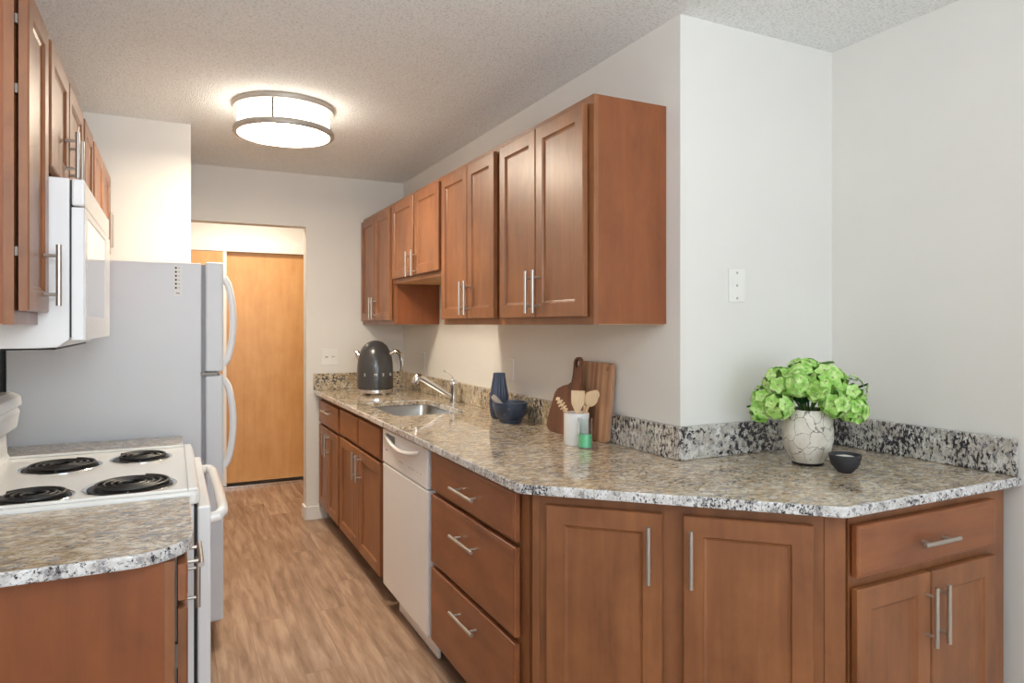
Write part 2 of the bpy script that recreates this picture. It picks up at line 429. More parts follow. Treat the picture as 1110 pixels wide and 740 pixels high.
def carcass(t, w, d, z0, z1, toe=True, body='wood_end', under=False):
    MB().box(0, w, 0, .0188, z0, z1).build('face_frame', 'wood', t)
    MB().box(0.0, w, .019, d, z0 + (.003 if under else 0), z1).build('body', body, t)
    if under: MB().box(0.004, w - .004, .0195, d - .004, z0 + .0005, z0 + .0029).build('bottom_panel', 'wood_in', t)
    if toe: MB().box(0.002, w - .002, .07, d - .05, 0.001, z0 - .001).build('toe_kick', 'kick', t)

BZ0, BZ1 = .10, .884
FX = .943            # face-frame plane of the right-hand base run
R90 = -PI / 2
def runR(name, label, cat, y0, fx, z=0, group=None): return thing(name, label, cat, (fx, y0, z), R90, group)
G_B, G_U = 'base cabinets under the long granite countertop', 'upper cabinets along the right wall'
# far base cabinet
t = runR('base_cabinet', 'far brown base cabinet beside the hallway opening, one drawer over two doors', 'cabinet', 4.916, FX)
carcass(t, .653, .598, BZ0, BZ1)
Y = lambda y: 4.916 - y
drawer(t, Y(4.898), Y(4.285), .693, .845, ('h', Y(4.68), Y(4.44), .795))
door(t, Y(4.898), Y(4.594), .118, .676, ('v', Y(4.625), .506, .658))
door(t, Y(4.590), Y(4.285), .118, .676, ('v', Y(4.555), .506, .658))
# sink base
t = runR('base_cabinet', 'brown sink base cabinet next to the dishwasher, two plain false drawers over two doors', 'cabinet', 4.262, FX)
carcass(t, .968, .598, BZ0, .70)
MB().box(0, .968, 0, .0188, .7005, BZ1).build('top_rail', 'wood', t)
Y = lambda y: 4.262 - y
drawer(t, Y(4.235), Y(3.785), .700, .853, name='false_drawer'); drawer(t, Y(3.765), Y(3.325), .700, .853, name='false_drawer')
door(t, Y(4.235), Y(3.757), .118, .683, ('v', Y(3.785), .512, .663))
door(t, Y(3.750), Y(3.325), .118, .683, ('v', Y(3.70), .512, .663))
# drawer base
t = runR('drawer_cabinet', 'brown base cabinet with three stacked drawers between dishwasher and angled corner', 'cabinet', 2.588, FX)
carcass(t, .803, .598, BZ0, BZ1)
Y = lambda y: 2.588 - y
hx = ('h', Y(2.30), Y(2.09))
drawer(t, Y(2.575), Y(1.832), .718, .868, ('h', Y(2.295), Y(2.09), .785))
drawer(t, Y(2.575), Y(1.832), .430, .700, ('h', Y(2.295), Y(2.09), .613))
drawer(t, Y(2.575), Y(1.832), .120, .410, ('h', Y(2.295), Y(2.09), .338))
# diagonal cabinet
ang = math.radians(-43.347)
ox, oy = .9233, 1.7814          # u = 0 of the diagonal frame plane
ca, sa = math.cos(ang), math.sin(ang)
def loc2(x, y): dx, dy = x - ox, y - oy; return (dx * ca + dy * sa, -dx * sa + dy * ca)
t = thing('corner_cabinet', 'angled brown corner cabinet with two tall doors below the bend of the countertop', 'cabinet', (ox, oy, 0), ang)
poly = [(.0255, .0), (.838, .0)] + [loc2(1.530, 1.215), loc2(1.530, 1.780), loc2(.945, 1.780)]
MB().prism([(.028, .0), (.861, .0), (.861, .0188), (.046, .0188)], BZ0, BZ1).build('face_frame', 'wood', t)
MB().prism([(.05, .019), (.840, .019), loc2(1.5345, 1.225), loc2(1.5345, 1.778), loc2(.965, 1.778)], BZ0, BZ1).build('body', 'wood_end', t)
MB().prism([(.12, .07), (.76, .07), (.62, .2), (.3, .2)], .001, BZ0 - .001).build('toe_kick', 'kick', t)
for x0_, x1_ in ((.028, .050), (.812, .861)): MB().box(x0_, x1_, -.004, -.0003, BZ0, BZ1).build('filler_strip', 'wood', t)
door(t, .073, .401, .118, .853, ('v', .367, .667, .824), .052)
door(t, .456, .784, .118, .853, ('v', .473 + .006, .667, .822), .052)
# right end cabinet
t = thing('base_cabinet', 'brown base cabinet at the right wall, one wide drawer over two doors', 'cabinet', (1.5615, 1.192, 0), 0)
MB().box(0, .70, 0, .0188, BZ0, BZ1).build('face_frame', 'wood', t)
MB().box(-.008, .70, .019, .58, BZ0, BZ1).build('body', 'wood_end', t)
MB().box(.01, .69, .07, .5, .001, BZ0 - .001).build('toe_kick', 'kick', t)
X = lambda x: x - 1.5615
drawer(t, X(1.568), X(2.176), .722, .856, ('h', X(1.795), X(1.950), .782))
door(t, X(1.568), X(1.867), .118, .692, ('v', X(1.845), .500, .662))
door(t, X(1.873), X(2.176), .118, .692, ('v', X(1.900), .500, .662))

# right upper cabinets
UX = 1.242; UD = XW - UX - .001
def upR(label, y0, y1, z0, doors, under=True):
    t = runR('upper_cabinet', label, 'cabinet', y0, UX)
    carcass(t, y0 - y1 - .001, UD, z0, 2.134, False, under=under)
    for a, b_, hy, hz0, hz1 in doors: door(t, y0 - a, y0 - b_, z0 + .027, 2.108, ('v', y0 - hy, hz0, hz1), .05)
upR('farthest upper cabinet on the right wall, two narrow doors beside the far wall', 4.925, 4.157, 1.372, [(4.90, 4.54, 4.565, 1.41, 1.555), (4.535, 4.180, 4.505, 1.41, 1.555)])
upR('short upper cabinet above the sink, hung higher than its neighbours', 4.156, 3.279, 1.626, [(4.13, 3.715, 3.755, 1.645, 1.79), (3.690, 3.300, 3.655, 1.645, 1.79)])
upR('upper cabinet with golden doors between the short sink cabinet and the nearest one', 3.278, 2.594, 1.372, [(3.255, 2.922, 2.940, 1.417, 1.572), (2.917, 2.625, 2.885, 1.417, 1.572)])
upR('nearest and largest upper cabinet on the right wall with its end panel in view', 2.593, 1.892, 1.372, [(2.568, 2.258, 2.277, 1.415, 1.574), (2.252, 1.922, 2.218, 1.415, 1.574)])

# left upper cabinets (facing +x)
LX = -.305
def upL(label, y0, y1, z0, doors, depth=.293, name='upper_cabinet'):
    t = thing(name, label, 'cabinet', (LX, y0, 0), PI / 2)
    carcass(t, y1 - y0 - .001, depth, z0, 2.134, False, under=True)
    for a, b_, hy, hz0, hz1 in doors:
        d = door(t, a - y0, b_ - y0, z0 + .03, 2.106, ('v', hy - y0, hz0, hz1), .05)
    return t
t = upL('nearest upper cabinet at the left edge, beside the microwave', 1.780, 2.066, 1.372, [(1.793, 2.055, 1.985, 1.418, 1.567)])
for z in (1.52, 1.87, 2.02): MB().box(.004, .016, -.006, -.0005, z, z + .02).build('hinge', 'hinge', t)
upL('short upper cabinet above the white microwave', 2.067, 2.828, 1.752, [(2.10, 2.43, 2.355, 1.80, 1.935), (2.445, 2.80, 2.465, 1.80, 1.935)])
upL('narrow upper cabinet between the microwave and the refrigerator', 2.829, 3.146, 1.372, [(2.85, 3.125, 3.10, 1.42, 1.57)])
upL('upper cabinet over the refrigerator, against the cream wall stub', 3.148, 3.973, 1.692, [(3.19, 3.575, 3.545, 1.725, 1.875), (3.585, 3.95, 3.615, 1.725, 1.875)])

# left base cabinet near the camera
t = thing('base_cabinet', 'reddish brown base cabinet in the left foreground, its end panel facing out', 'cabinet', (.003, 1.570, 0), PI / 2)
carcass(t, .445, .598, BZ0, BZ1)
drawer(t, .012, .432, .797, .872, ('h', .13, .30, .828))
dd = door(t, .012, .432, .118, .780, ('v', .375, .640, .770))
for z in (.20, .66): MB().box(.004, .018, -.006, -.0005, z, z + .05).build('hinge', 'hinge', t)
# narrow cabinet between range and refrigerator
t = thing('base_cabinet', 'narrow base cabinet hidden between range and refrigerator', 'cabinet', (.003, 2.792, 0), PI / 2)
carcass(t, .335, .598, BZ0, BZ1)
drawer(t, .01, .325, .720, .868, ('h', .1, .24, .80)); door(t, .01, .325, .118, .700, ('v', .29, .52, .67))

# ------------------------------------------------------------------ countertops and splashes
hole = rrect(1.000, 1.385, 3.305, 3.960, .05)
pts = [(.887, 4.926), (.887, 1.752), (.893, 1.738), (1.505, 1.160), (1.519, 1.155), (2.290, 1.155), (2.290, 1.818), (XW - .002, 1.818), (XW - .002, 4.926)]
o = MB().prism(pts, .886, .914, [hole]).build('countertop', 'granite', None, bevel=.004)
tag(o, 'long speckled granite countertop bending around the right side, with the sink cut out', 'countertop')
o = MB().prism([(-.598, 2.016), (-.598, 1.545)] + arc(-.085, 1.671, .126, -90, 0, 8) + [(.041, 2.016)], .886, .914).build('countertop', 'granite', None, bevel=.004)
tag(o, 'short granite countertop with a rounded corner in the left foreground', 'countertop')
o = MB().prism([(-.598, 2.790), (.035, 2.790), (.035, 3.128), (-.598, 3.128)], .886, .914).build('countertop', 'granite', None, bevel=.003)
tag(o, 'narrow strip of granite countertop between range and refrigerator', 'countertop')
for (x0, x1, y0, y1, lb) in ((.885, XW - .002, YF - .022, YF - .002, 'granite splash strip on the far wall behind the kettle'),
                            (XW - .024, XW - .002, 2.302, YF - .023, 'long granite splash strip tinted as warmly lit, behind the faucet and blue mortar'),
                            (XW - .024, XW - .002, 1.796, 2.301, 'short granite splash strip tinted as coolly lit, between cutting boards and the wall corner'),  # joint added to part the warm-lit and cool-lit tones of one slab
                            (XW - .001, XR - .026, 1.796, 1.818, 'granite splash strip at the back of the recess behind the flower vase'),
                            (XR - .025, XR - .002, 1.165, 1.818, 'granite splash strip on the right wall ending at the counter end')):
    tag(MB().box(x0, x1, y0, y1, .9145, 1.027).build('backsplash', 'granite_warm_lit' if y1 > 3 else 'granite_cool_lit', None, bevel=.003), lb, 'backsplash')

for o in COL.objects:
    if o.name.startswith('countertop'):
        o.data.materials.append(M['granite_top_warm_lit'])
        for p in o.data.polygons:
            if p.normal.z > .9 or (o.name == 'countertop' and abs(p.center.x - 1.19) < .2 and 3.29 < p.center.y < 3.97): p.material_index = 1  # tops and sink cutout take the colour with warm light painted in
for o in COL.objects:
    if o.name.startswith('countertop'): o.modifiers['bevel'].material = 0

# ------------------------------------------------------------------ sink and faucet
t = thing('sink', 'stainless steel double bowl sink set under the granite countertop', 'sink', (1.19, 3.66, .70))
def bowl(y0, y1, depth):
    m = MB(); a = rrect(-.20, .205, y0, y1, .055, 6); zt = .184
    def ring(pts_, z): return [m.bm.verts.new((x, y, z)) for x, y in pts_]
    cx, cy = 0.0, (y0 + y1) / 2
    shr = lambda k: [(cx + (x - cx) * k, cy + (y - cy) * k) for x, y in a]
    r = [ring(shr(1.03), zt), ring(a, zt), ring(shr(.98), zt - .02), ring(shr(.95), zt - depth + .03), ring(shr(.86), zt - depth), ring(shr(.84), zt - depth - .002)]
    out = [ring(shr(.97), zt - depth + .01), ring(shr(1.03), zt - .004)]
    seq = r
    for p, q in zip(seq, seq[1:]):
        for i in range(len(p)): m.bm.faces.new((p[i], p[(i + 1) % len(p)], q[(i + 1) % len(p)], q[i]))
    m.bm.faces.new(seq[-1])
    return m
bowl(-.140, .312, .175).build('basin', 'steel', t, smooth=True)
bowl(-.364, -.156, .15).build('basin', 'steel', t, smooth=True)
MB().box(-.198, .203, -.1555, -.1405, .10, .1835).build('divider', 'chrome', t, bevel=.006, seg=3)
MB().lathe([(0, .0125), (.03, .0125), (.04, .015), (.042, .012), (0, .008)], (0, .11, 0), 24).build('drain', 'chrome', t, smooth=True)
MB().lathe([(0, .0375), (.03, .0375), (.04, .040), (.042, .037), (0, .033)], (0, -.26, 0), 24).build('drain', 'chrome', t, smooth=True)

t = thing('faucet', 'chrome single-lever kitchen faucet with slanted spout behind the sink', 'faucet', (1.462, 3.71, .9145))
MB().lathe([(0, 0), (.027, 0), (.027, .006), (.0225, .010), (.022, .10), (.0235, .105), (.0235, .128), (.018, .138), (0, .142)], n=24).build('faucet_body', 'chrome', t, smooth=True)
MB().tube([(-.016, 0, .04), (-.09, .01, .088), (-.17, .02, .140), (-.192, .022, .152)], [.017, .0155, .0165, .017], 14).build('spout', 'chrome', t, smooth=True)
MB().tube([(-.190, .022, .158), (-.208, .024, .160), (-.220, .025, .142), (-.224, .026, .122)], [.019, .023, .024, .020], 14).build('spray_head', 'chrome', t, smooth=True)
MB().tube([(0, 0, .138), (-.008, .0, .155), (-.03, .002, .172), (-.058, .004, .192)], [.006, .005, .005, .0065], 10).build('lever', 'chrome', t, smooth=True)

# ------------------------------------------------------------------ dishwasher
t = thing('dishwasher', 'white built-in dishwasher between the sink cabinet and the drawers', 'dishwasher', (.943, 3.268, 0), R90)
W = .652
MB().box(0.02, W - .02, .03, .585, .105, .872).build('tub', 'white', t)
MB().box(0, W, -.024, .028, .108, .700).build('door', 'white', t, bevel=.006)
# control panel with a scooped pull
m = MB(); m.box(0, W, -.026, .028, .704, .868)
cp = m.build('control_panel', 'white', t, bevel=.007)
pts = [(.07 + .50 * i / 14, -.031 - .010 * math.sin(PI * i / 14), .845 - .036 * math.sin(PI * i / 14) ** .8) for i in range(15)]
MB().tube(pts, [.004] + [.010] * 13 + [.004], 10).build('pull_lip', 'white', cp, smooth=True)
m = MB()
for i in range(9): m.box(.07 + i * .016, .078 + i * .016, -.0275, -.0262, .838 - min(i, 5) * .003, .852)
m.build('vent', 'slot', cp)
m = MB()
for i, x in enumerate((.28, .30, .32, .42, .45, .48, .53, .57)): MB().box(x, x + .009, -.0268, -.0262, .752, .756).build('print_mark', 'letters', cp)
MB().box(.055, .09, -.0268, -.0262, .770, .776).build('print_mark', 'letters', cp)
MB().box(.12, W - .002, .022, .035, .012, .104).build('kick_panel', 'white', t, bevel=.003)
MB().box(.645, .6515, .065, .12, .02, .09).build('side_bracket', 'steel', t)

# ------------------------------------------------------------------ refrigerator
FY0, FY1 = 3.152, 3.90
t = thing('refrigerator', 'tall white top-freezer refrigerator on the left, side panel facing the camera', 'refrigerator', (-.565, FY0, 0))
fx = lambda x: x + .565
W = FY1 - FY0
MB().box(0, fx(.107), 0, W, .055, 1.630).build('body', 'white_fridge', t, bevel=.006)
MB().box(.02, fx(.09), .02, W - .02, .002, .054).build('base_grille', 'black', t)
MB().box(fx(.1072), fx(.1218), .012, W - .012, .11, 1.625).build('gasket', 'gasket', t)
def fdoor(z0, z1, hz, nm):
    d = MB().box(fx(.122), fx(.193), 0, W, z0, z1).build(nm, 'white_fridge', t, bevel=.010, seg=3)
    z_a, z_b = hz; n = 14; p = []
    for i in range(n + 1):
        u = i / n
        p.append((fx(.196) + .038 * (math.sin(PI * u)) ** .55, .045, z_a + (z_b - z_a) * u))
    MB().tube(p, [.016] + [.0145] * (n - 1) + [.016], 12, 1.0).build('handle', 'white', d, smooth=True)
    return d
fdoor(1.172, 1.637, (1.20, 1.575), 'freezer_door')
fdoor(.112, 1.158, (.76, 1.135), 'fridge_door')
MB().box(fx(.104), fx(.17), -.006, .05, 1.1585, 1.1705).build('hinge', 'hinge', t)
lab = MB().box(fx(.003), fx(.034), -.003, -.0003, 1.490, 1.630 - .012).build('control_label', 'plate', t)
m = MB(); 
for i in range(6):
    MB().box(fx(.007), fx(.014), -.0042, -.0032, 1.603 - i * .0165, 1.611 - i * .0165).build('button_mark', 'black', lab)
    MB().box(fx(.018), fx(.026), -.0038, -.0032, 1.606 - i * .0165, 1.608 - i * .0165).build('print_mark', 'letters', lab)
m.box(fx(.011), fx(.024), -.0038, -.0032, 1.501, 1.504)
m.build('print_mark', 'black', lab)

# ------------------------------------------------------------------ range
RY0, RY1 = 2.022, 2.786
W = RY1 - RY0
t = thing('range', 'white freestanding electric coil range in the left foreground', 'stove', (-.595, RY0, 0))
rx = lambda x: x + .595
MB().box(0.01, rx(.050), 0.001, W - .001, .02, .885).build('body', 'white', t)
m = MB().prism(rrect(0.005, rx(.066), -.002, W + .002, .03, 5), .887, .924)
m.build('cooktop', 'bisque', t, bevel=.008, seg=3)
# raised rim
m = MB()
m.box(rx(.036), rx(.060), .006, W - .006, .9242, .9325)
m.box(.09, rx(.0355), .004, .016, .9242, .9325).box(.09, rx(.0355), W - .016, W - .004, .9242, .9325)
m.build('rim', 'bisque', t, bevel=.003)
# backguard profile in xz, extruded along y
prof = [(.012, .9245), (.112, .9245), (.102, .945), (.098, 1.005), (.100, 1.012), (.128, 1.030), (.136, 1.085), (.128, 1.098), (.142, 1.104), (.138, 1.135), (.112, 1.148), (.012, 1.148)]
m = MB(); a = [m.bm.verts.new((x, 0.004, z)) for x, z in prof]; b_ = [m.bm.verts.new((x, W - .004, z)) for x, z in prof]
m.bm.faces.new(a); m.bm.faces.new(b_[::-1])
for i in range(len(prof)): j = (i + 1) % len(prof); m.bm.faces.new((a[i], b_[i], b_[j], a[j]))
bgd = m.build('backguard', 'bisque', t, bevel=.004)
for y in (.10, .20, .30): MB().lathe([(0, 0), (.02, 0), (.017, .018), (0, .02)], (.131, y, 1.062), 16, axis='x').build('knob', 'white', bgd, smooth=True)
MB().box(rx(.0505), rx(.058), .01, W - .01, .14, .88).build('door_seal', 'black', t)
od = MB().box(rx(.0585), rx(.092), .002, W - .002, .215, .882).build('oven_door', 'white', t, bevel=.006)
hz = .845
p = [(rx(.090), .055, hz - .012), (rx(.112), .056, hz - .008), (rx(.124), .072, hz - .002), (rx(.128), .12, hz), (rx(.130), W / 2, hz + .002), (rx(.128), W - .12, hz), (rx(.124), W - .072, hz), (rx(.112), W - .056, hz), (rx(.090), W - .055, hz)]
MB().tube(p, .0155, 14).build('handle', 'bisque', od, smooth=True)
MB().box(rx(.0585), rx(.086), .004, W - .004, .035, .208).build('storage_drawer', 'white', t, bevel=.005)
def burner(x, y, r, turns):
    bx_, by = rx(x), y - RY0
    d = MB().lathe([(0, .9248), (r * .97, .9250), (r * 1.03, .9275), (r * 1.05, .9262), (r * 1.05, .9244)], (bx_, by, 0), 40).build('drip_bowl', 'chrome', t, smooth=True)
    MB().lathe([(r * .95, .9262), (r * .3, .9256), (0, .9256)], (bx_, by, 0), 32).build('bowl_pan', 'coil', d, smooth=True)
    pts_ = []; n = int(turns * 26)
    for i in range(n + 1):
        u = i / n; a_ = 2 * PI * turns * u + 1.2; rr = r * (.20 + .68 * u)
        pts_.append((bx_ + rr * math.cos(a_), by + rr * math.sin(a_), .9335))
    pts_.append((bx_ + r * .88 * math.cos(a_) + .0, by + r * .88 * math.sin(a_) + .0, .929))
    MB().tube(pts_, .0052, 8, .9).build('coil', 'coil', d, smooth=True)
    m_ = MB()
    for k in range(3):
        a_ = 2 * PI * k / 3 + .5
        m_.tube([(bx_, by, .9285), (bx_ + r * .9 * math.cos(a_), by + r * .9 * math.sin(a_), .9285)], .0018, 6)
    m_.build('coil_support', 'steel', d)
burner(-.315, 2.545, .108, 4); burner(-.095, 2.600, .088, 3.2)
burner(-.105, 2.165, .110, 4); burner(-.325, 2.125, .090, 3.2)

# ------------------------------------------------------------------ microwave
MY0, MY1 = 2.070, 2.826
t = thing('microwave', 'white over-the-range microwave mounted under the short cabinet', 'microwave', (-.60, MY0, 1.31))
W = MY1 - MY0; mx = lambda x: x + .598
prof = [(.004, .002), (.30, .002), (mx(-.262), .004), (mx(-.236), .024), (mx(-.236), .438), (.004, .438)]
m = MB(); a = [m.bm.verts.new((x, 0, z)) for x, z in prof]; b_ = [m.bm.verts.new((x, W, z)) for x, z in prof]
m.bm.faces.new(a); m.bm.faces.new(b_[::-1])
for i in range(len(prof)): j = (i + 1) % len(prof); m.bm.faces.new((a[i], b_[i], b_[j], a[j]))
m.build('body', 'white', t, bevel=.003)
MB().box(.02, mx(-.27), .03, W - .03, -.003, .0015).build('underside_grille', 'black', t)
MB().box(mx(-.2355), mx(-.232), .004, W - .004, .03, .434).build('seam', 'black', t)
MB().box(mx(-.2315), mx(-.203), 0, W, .368, .437).build('top_vent', 'white', t, bevel=.005)
m = MB(); y0_, y1_, za, zb = 0, W, .022, .364
m.box(mx(-.2315), mx(-.2045), y0_, y1_, za, zb)
for (p0, p1, q0, q1) in ((y0_, y0_ + .06, za, zb), (y1_ - .17, y1_, za, zb), (y0_ + .06, y1_ - .17, za, za + .06), (y0_ + .06, y1_ - .17, zb - .02, zb)):
    m.box(mx(-.2043), mx(-.201), p0, p1, q0, q1)
md = m.build('door', 'white', t, bevel=.002)
MB().box(mx(-.2043), mx(-.2025), .062, W - .172, .084, .342).build('window', 'micro_glass', md)

# ------------------------------------------------------------------ ceiling lamp and vent
LC = (.484, 3.46)
t = thing('ceiling_light', 'round drum ceiling light with brushed rings, switched on', 'ceiling light', (LC[0], LC[1], 2.287))
MB().lathe([(0, .139), (.236, .139), (.236, .122), (.232, .116), (.212, .116), (0, .118)], n=64).build('canopy', 'lamp_ring', t, smooth=True)
MB().lathe([(0, .006), (.211, .006), (.211, .0095), (0, .0095)], n=64).build('diffuser', 'lamp', t, smooth=True)
MB().lathe([(0, .010), (.2125, .010), (.2135, .014), (.2135, .1155), (0, .1158)], n=64).build('side_shade', 'lamp_side', t, smooth=True)
MB().lathe([(.216, .001), (.231, .001), (.234, .006), (.234, .022), (.231, .027), (.2145, .027), (.2145, .001)], n=64).build('lower_ring', 'lamp_ring', t, smooth=True)
m = MB()
for k in range(3):
    a_ = math.radians(249 + 120 * k); x, y = .2185 * math.cos(a_), .2185 * math.sin(a_)
    m.tube([(x, y, .02), (x, y, .12)], .0048, 8)
m.build('rod', 'rod', t, smooth=True)
v = MB().box(-.46, -.376, 3.42, 3.69, ZC - .005, ZC - .0005)
v = tag(v.build('ceiling_vent', 'white_paint', None, bevel=.004), 'small flat white vent plate on the ceiling above the left cabinets', 'vent')

# ------------------------------------------------------------------ plates on walls
def plate(name, label, loc, rz, w, h, kind, mat='plate', cat='outlet', group=None):
    t = thing(name, label, cat, loc, rz)
    pl = MB().box(-w / 2, w / 2, -.006, -.0005, -h / 2, h / 2).build('cover_plate', mat, t, bevel=.002)
    m = MB()
    if kind == 'switch':
        for x in (-.023, .023):
            MB().box(x - .009, x + .009, -.0085, -.0062, -.004, .004).build('slot', 'slot', t)
            MB().box(x - .004, x + .004, -.016, -.0086, -.002 + (.004 if x < 0 else -.004), .006 + (.004 if x < 0 else -.004)).build('toggle', 'white_paint', t)
    elif kind == 'outlet':
        for z in (-.02, .02):
            MB().box(-.015, .015, -.0075, -.0062, z - .013, z + .013).build('socket', mat, t, bevel=.001)
    else:
        for z in (-.045, 0, .045): MB().lathe([(0, -.0085), (.0035, -.008), (.0045, -.0062), (0, -.0061)], (0, 0, z), 12, axis='y').build('screw' if z else 'jack', 'steel', t)
    return t
plate('light_switch', 'double white light switch plate on the far wall left of the kettle', (1.000, YF, 1.143), 0, .118, .118, 'switch', cat='switch')
plate('wall_jack', 'single white wall plate with three screws on the recess wall', (1.795, YC, 1.511), 0, .075, .118, 'jack', cat='wall plate')
plate('wall_outlet', 'painted-over outlet on the wall between kettle and faucet', (XW, 4.47, 1.125), R90, .075, .115, 'outlet', 'wall')
plate('wall_outlet', 'painted-over outlet on the wall right above the navy ribbed vase', (XW, 3.12, 1.140), R90, .075, .115, 'outlet', 'wall')

# ------------------------------------------------------------------ kettle
KC = (1.195, 4.435)
t = thing('kettle', 'dark grey retro electric kettle with chrome handle beside the far wall', 'kettle', (KC[0], KC[1], .915))
S = 1.0
MB().lathe([(0, .012), (.112, .012), (.117, .018), (.117, .036), (.112, .040), (0, .040)], n=40).build('base_ring', 'chrome', t, smooth=True)
m = MB()
for k in range(4):
    a_ = math.radians(20 + 90 * k); m.lathe([(0, 0), (.018, 0), (.022, .0118), (0, .0118)], (.09 * math.cos(a_), .09 * math.sin(a_), 0), 12)
m.build('foot', 'chrome', t, smooth=True)
prof = [(0, .0405), (.116, .0405), (.118, .05), (.1185, .10), (.118, .15), (.115, .20), (.108, .245), (.096, .285), (.077, .318), (.050, .341), (.025, .350), (0, .352)]
def krad(z):
    for (r0, z0), (r1, z1) in zip(prof[1:], prof[2:]):
        if z0 <= z <= z1: return r0 + (r1 - r0) * (z - z0) / (z1 - z0)
    return .1
ko = MB().lathe(prof, n=48).build('kettle_body', 'kettle', t, smooth=True)
rd = Vector((.8955, -.445, 0))    # towards image right
def K(u, z): return (rd.x * u, rd.y * u, z)
MB().tube([K(.100, .268), K(.122, .284), K(.148, .280), K(.170, .255), K(.178, .215), K(.178, .175), K(.170, .150)], [.010, .013, .014, .014, .014, .012, .010], 12, 1.3).build('handle', 'chrome', t, smooth=True)
MB().tube([K(-.085, .225), K(-.108, .255), K(-.126, .280)], [.030, .022, .014], 12).build('spout', 'chrome', t, smooth=True)
# letters around the body, facing the camera
va = math.atan2(-KC[1], -KC[0])
dg = bpy.context.evaluated_depsgraph_get()
let = bmesh.new()
for ch, off in (('S', -33), ('M', 2), ('E', 26), ('G', 55)):
    cu = bpy.data.curves.new('letter', 'FONT'); cu.body = ch; cu.size = .026; cu.extrude = .0006; cu.align_x = 'CENTER'
    fo = bpy.data.objects.new('letter', cu); COL.objects.link(fo)
    bpy.context.view_layer.update(); dg = bpy.context.evaluated_depsgraph_get()
    me = bpy.data.meshes.new_from_object(fo.evaluated_get(dg))
    a_ = va + math.radians(off); r_ = krad(.125) + .0015
    mat_ = Matrix.Translation((r_ * math.cos(a_), r_ * math.sin(a_), .125)) @ Matrix.Rotation(a_ + PI / 2, 4, 'Z') @ Matrix.Rotation(PI / 2, 4, 'X')
    me.transform(mat_); let.from_mesh(me)
    bpy.data.objects.remove(fo); bpy.data.meshes.remove(me); bpy.data.curves.remove(cu)
lm = bpy.data.meshes.new('lettering'); let.to_mesh(lm); let.free(); lm.materials.append(M['plate'])
lo = bpy.data.objects.new('lettering', lm); COL.objects.link(lo); lo.parent = t

# ------------------------------------------------------------------ navy vase, mortar
ZT = .9145
t = MB().lathe([(0, 0), (.030, 0), (.037, .012), (.043, .05), (.0445, .075), (.041, .12), (.033, .17), (.0275, .205), (.026, .222), (.022, .222), (.020, .20), (.025, .17), (.035, .10), (.034, .05), (.02, .01), (0, .01)],
         n=96, rfn=lambda a, z: 1 + .10 * abs(math.cos(8 * a)) ** .7 ).build('ribbed_vase', 'navy', None, smooth=True)
t.location = (1.428, 3.015, ZT); tag(t, 'slim navy blue vase with vertical ribs beside the faucet', 'vase')
t = thing('mortar', 'dark blue speckled marble mortar bowl in front of the ribbed vase', 'bowl', (1.416, 2.868, ZT))
MB().lathe([(0, 0), (.050, 0), (.054, .008), (.052, .013), (.066, .028), (.077, .055), (.083, .088), (.083, .095), (.074, .096), (.068, .065), (.048, .028), (0, .020)], n=48).build('bowl', 'marble', t, smooth=True)
o = MB().tube([(-.0, .0, .034), (-.018, .010, .055), (-.040, .022, .082), (-.066, .036, .112), (-.074, .041, .122)], [.014, .015, .012, .014, .009], 14).build('pestle', 'pestle', None, smooth=True)
o.location = (1.416, 2.868, ZT + .002); tag(o, 'pale stone pestle leaning in the blue mortar', 'pestle')

# ------------------------------------------------------------------ cutting boards
def board(name, outline, thick, x0, lean, mat, label, hole_=None, hc=None):
    """outline in (Y, z-from-counter); stands facing -x, leaning back to the wall"""
    ol = [(y, z) for y, z in outline]
    m = MB().prism(ol, 0, thick, [hole_] if hole_ else ())
    def f(v):  # prism xy -> (Y, z), prism z -> depth
        y, z, dpt = v.x, v.y, v.z
        return (x0 + dpt + lean * z, y, z + ZT + .0005)
    m.mapv(f)
    o = m.build(name, mat, None, bevel=.002)
    setloc(o, (x0 + .01, sum(p[0] for p in outline) / len(outline), ZT))
    tag(o, label, 'cutting board'); return o
ol = rrect(2.183, 2.428, 0, .305, .018, 4)
board('cutting_board', rrect(2.183, 2.428, 0.0, .306, .02, 4), .018, 1.489, .095, 'board', 'large rectangular striped wood cutting board leaning on the splash', [(2.215 + .008 * math.cos(a * PI / 6), .283 + .008 * math.sin(a * PI / 6)) for a in range(12)])
pad = [(2.565, .03), (2.560, .06), (2.545, .10), (2.530, .14), (2.520, .165), (2.500, .185), (2.460, .200), (2.415, .210), (2.393, .222), (2.388, .25), (2.388, .295)]
pad += arc(2.361, .296, .029, 0, 180, 8)
pad += [(2.334, .25), (2.330, .222), (2.318, .205), (2.292, .185), (2.275, .165), (2.262, .12), (2.258, .06), (2.262, .02), (2.275, .002), (2.30, 0), (2.53, 0), (2.552, .008)]
pad = [(y + .018, z) for y, z in pad]
board('cutting_board', pad, .014, 1.448, .105, 'board_dark', 'dark paddle cutting board with a round handle, in front of the striped one', [(2.379 + .0165 * math.cos(a * PI / 6), .298 + .017 * math.sin(a * PI / 6)) for a in range(12)])

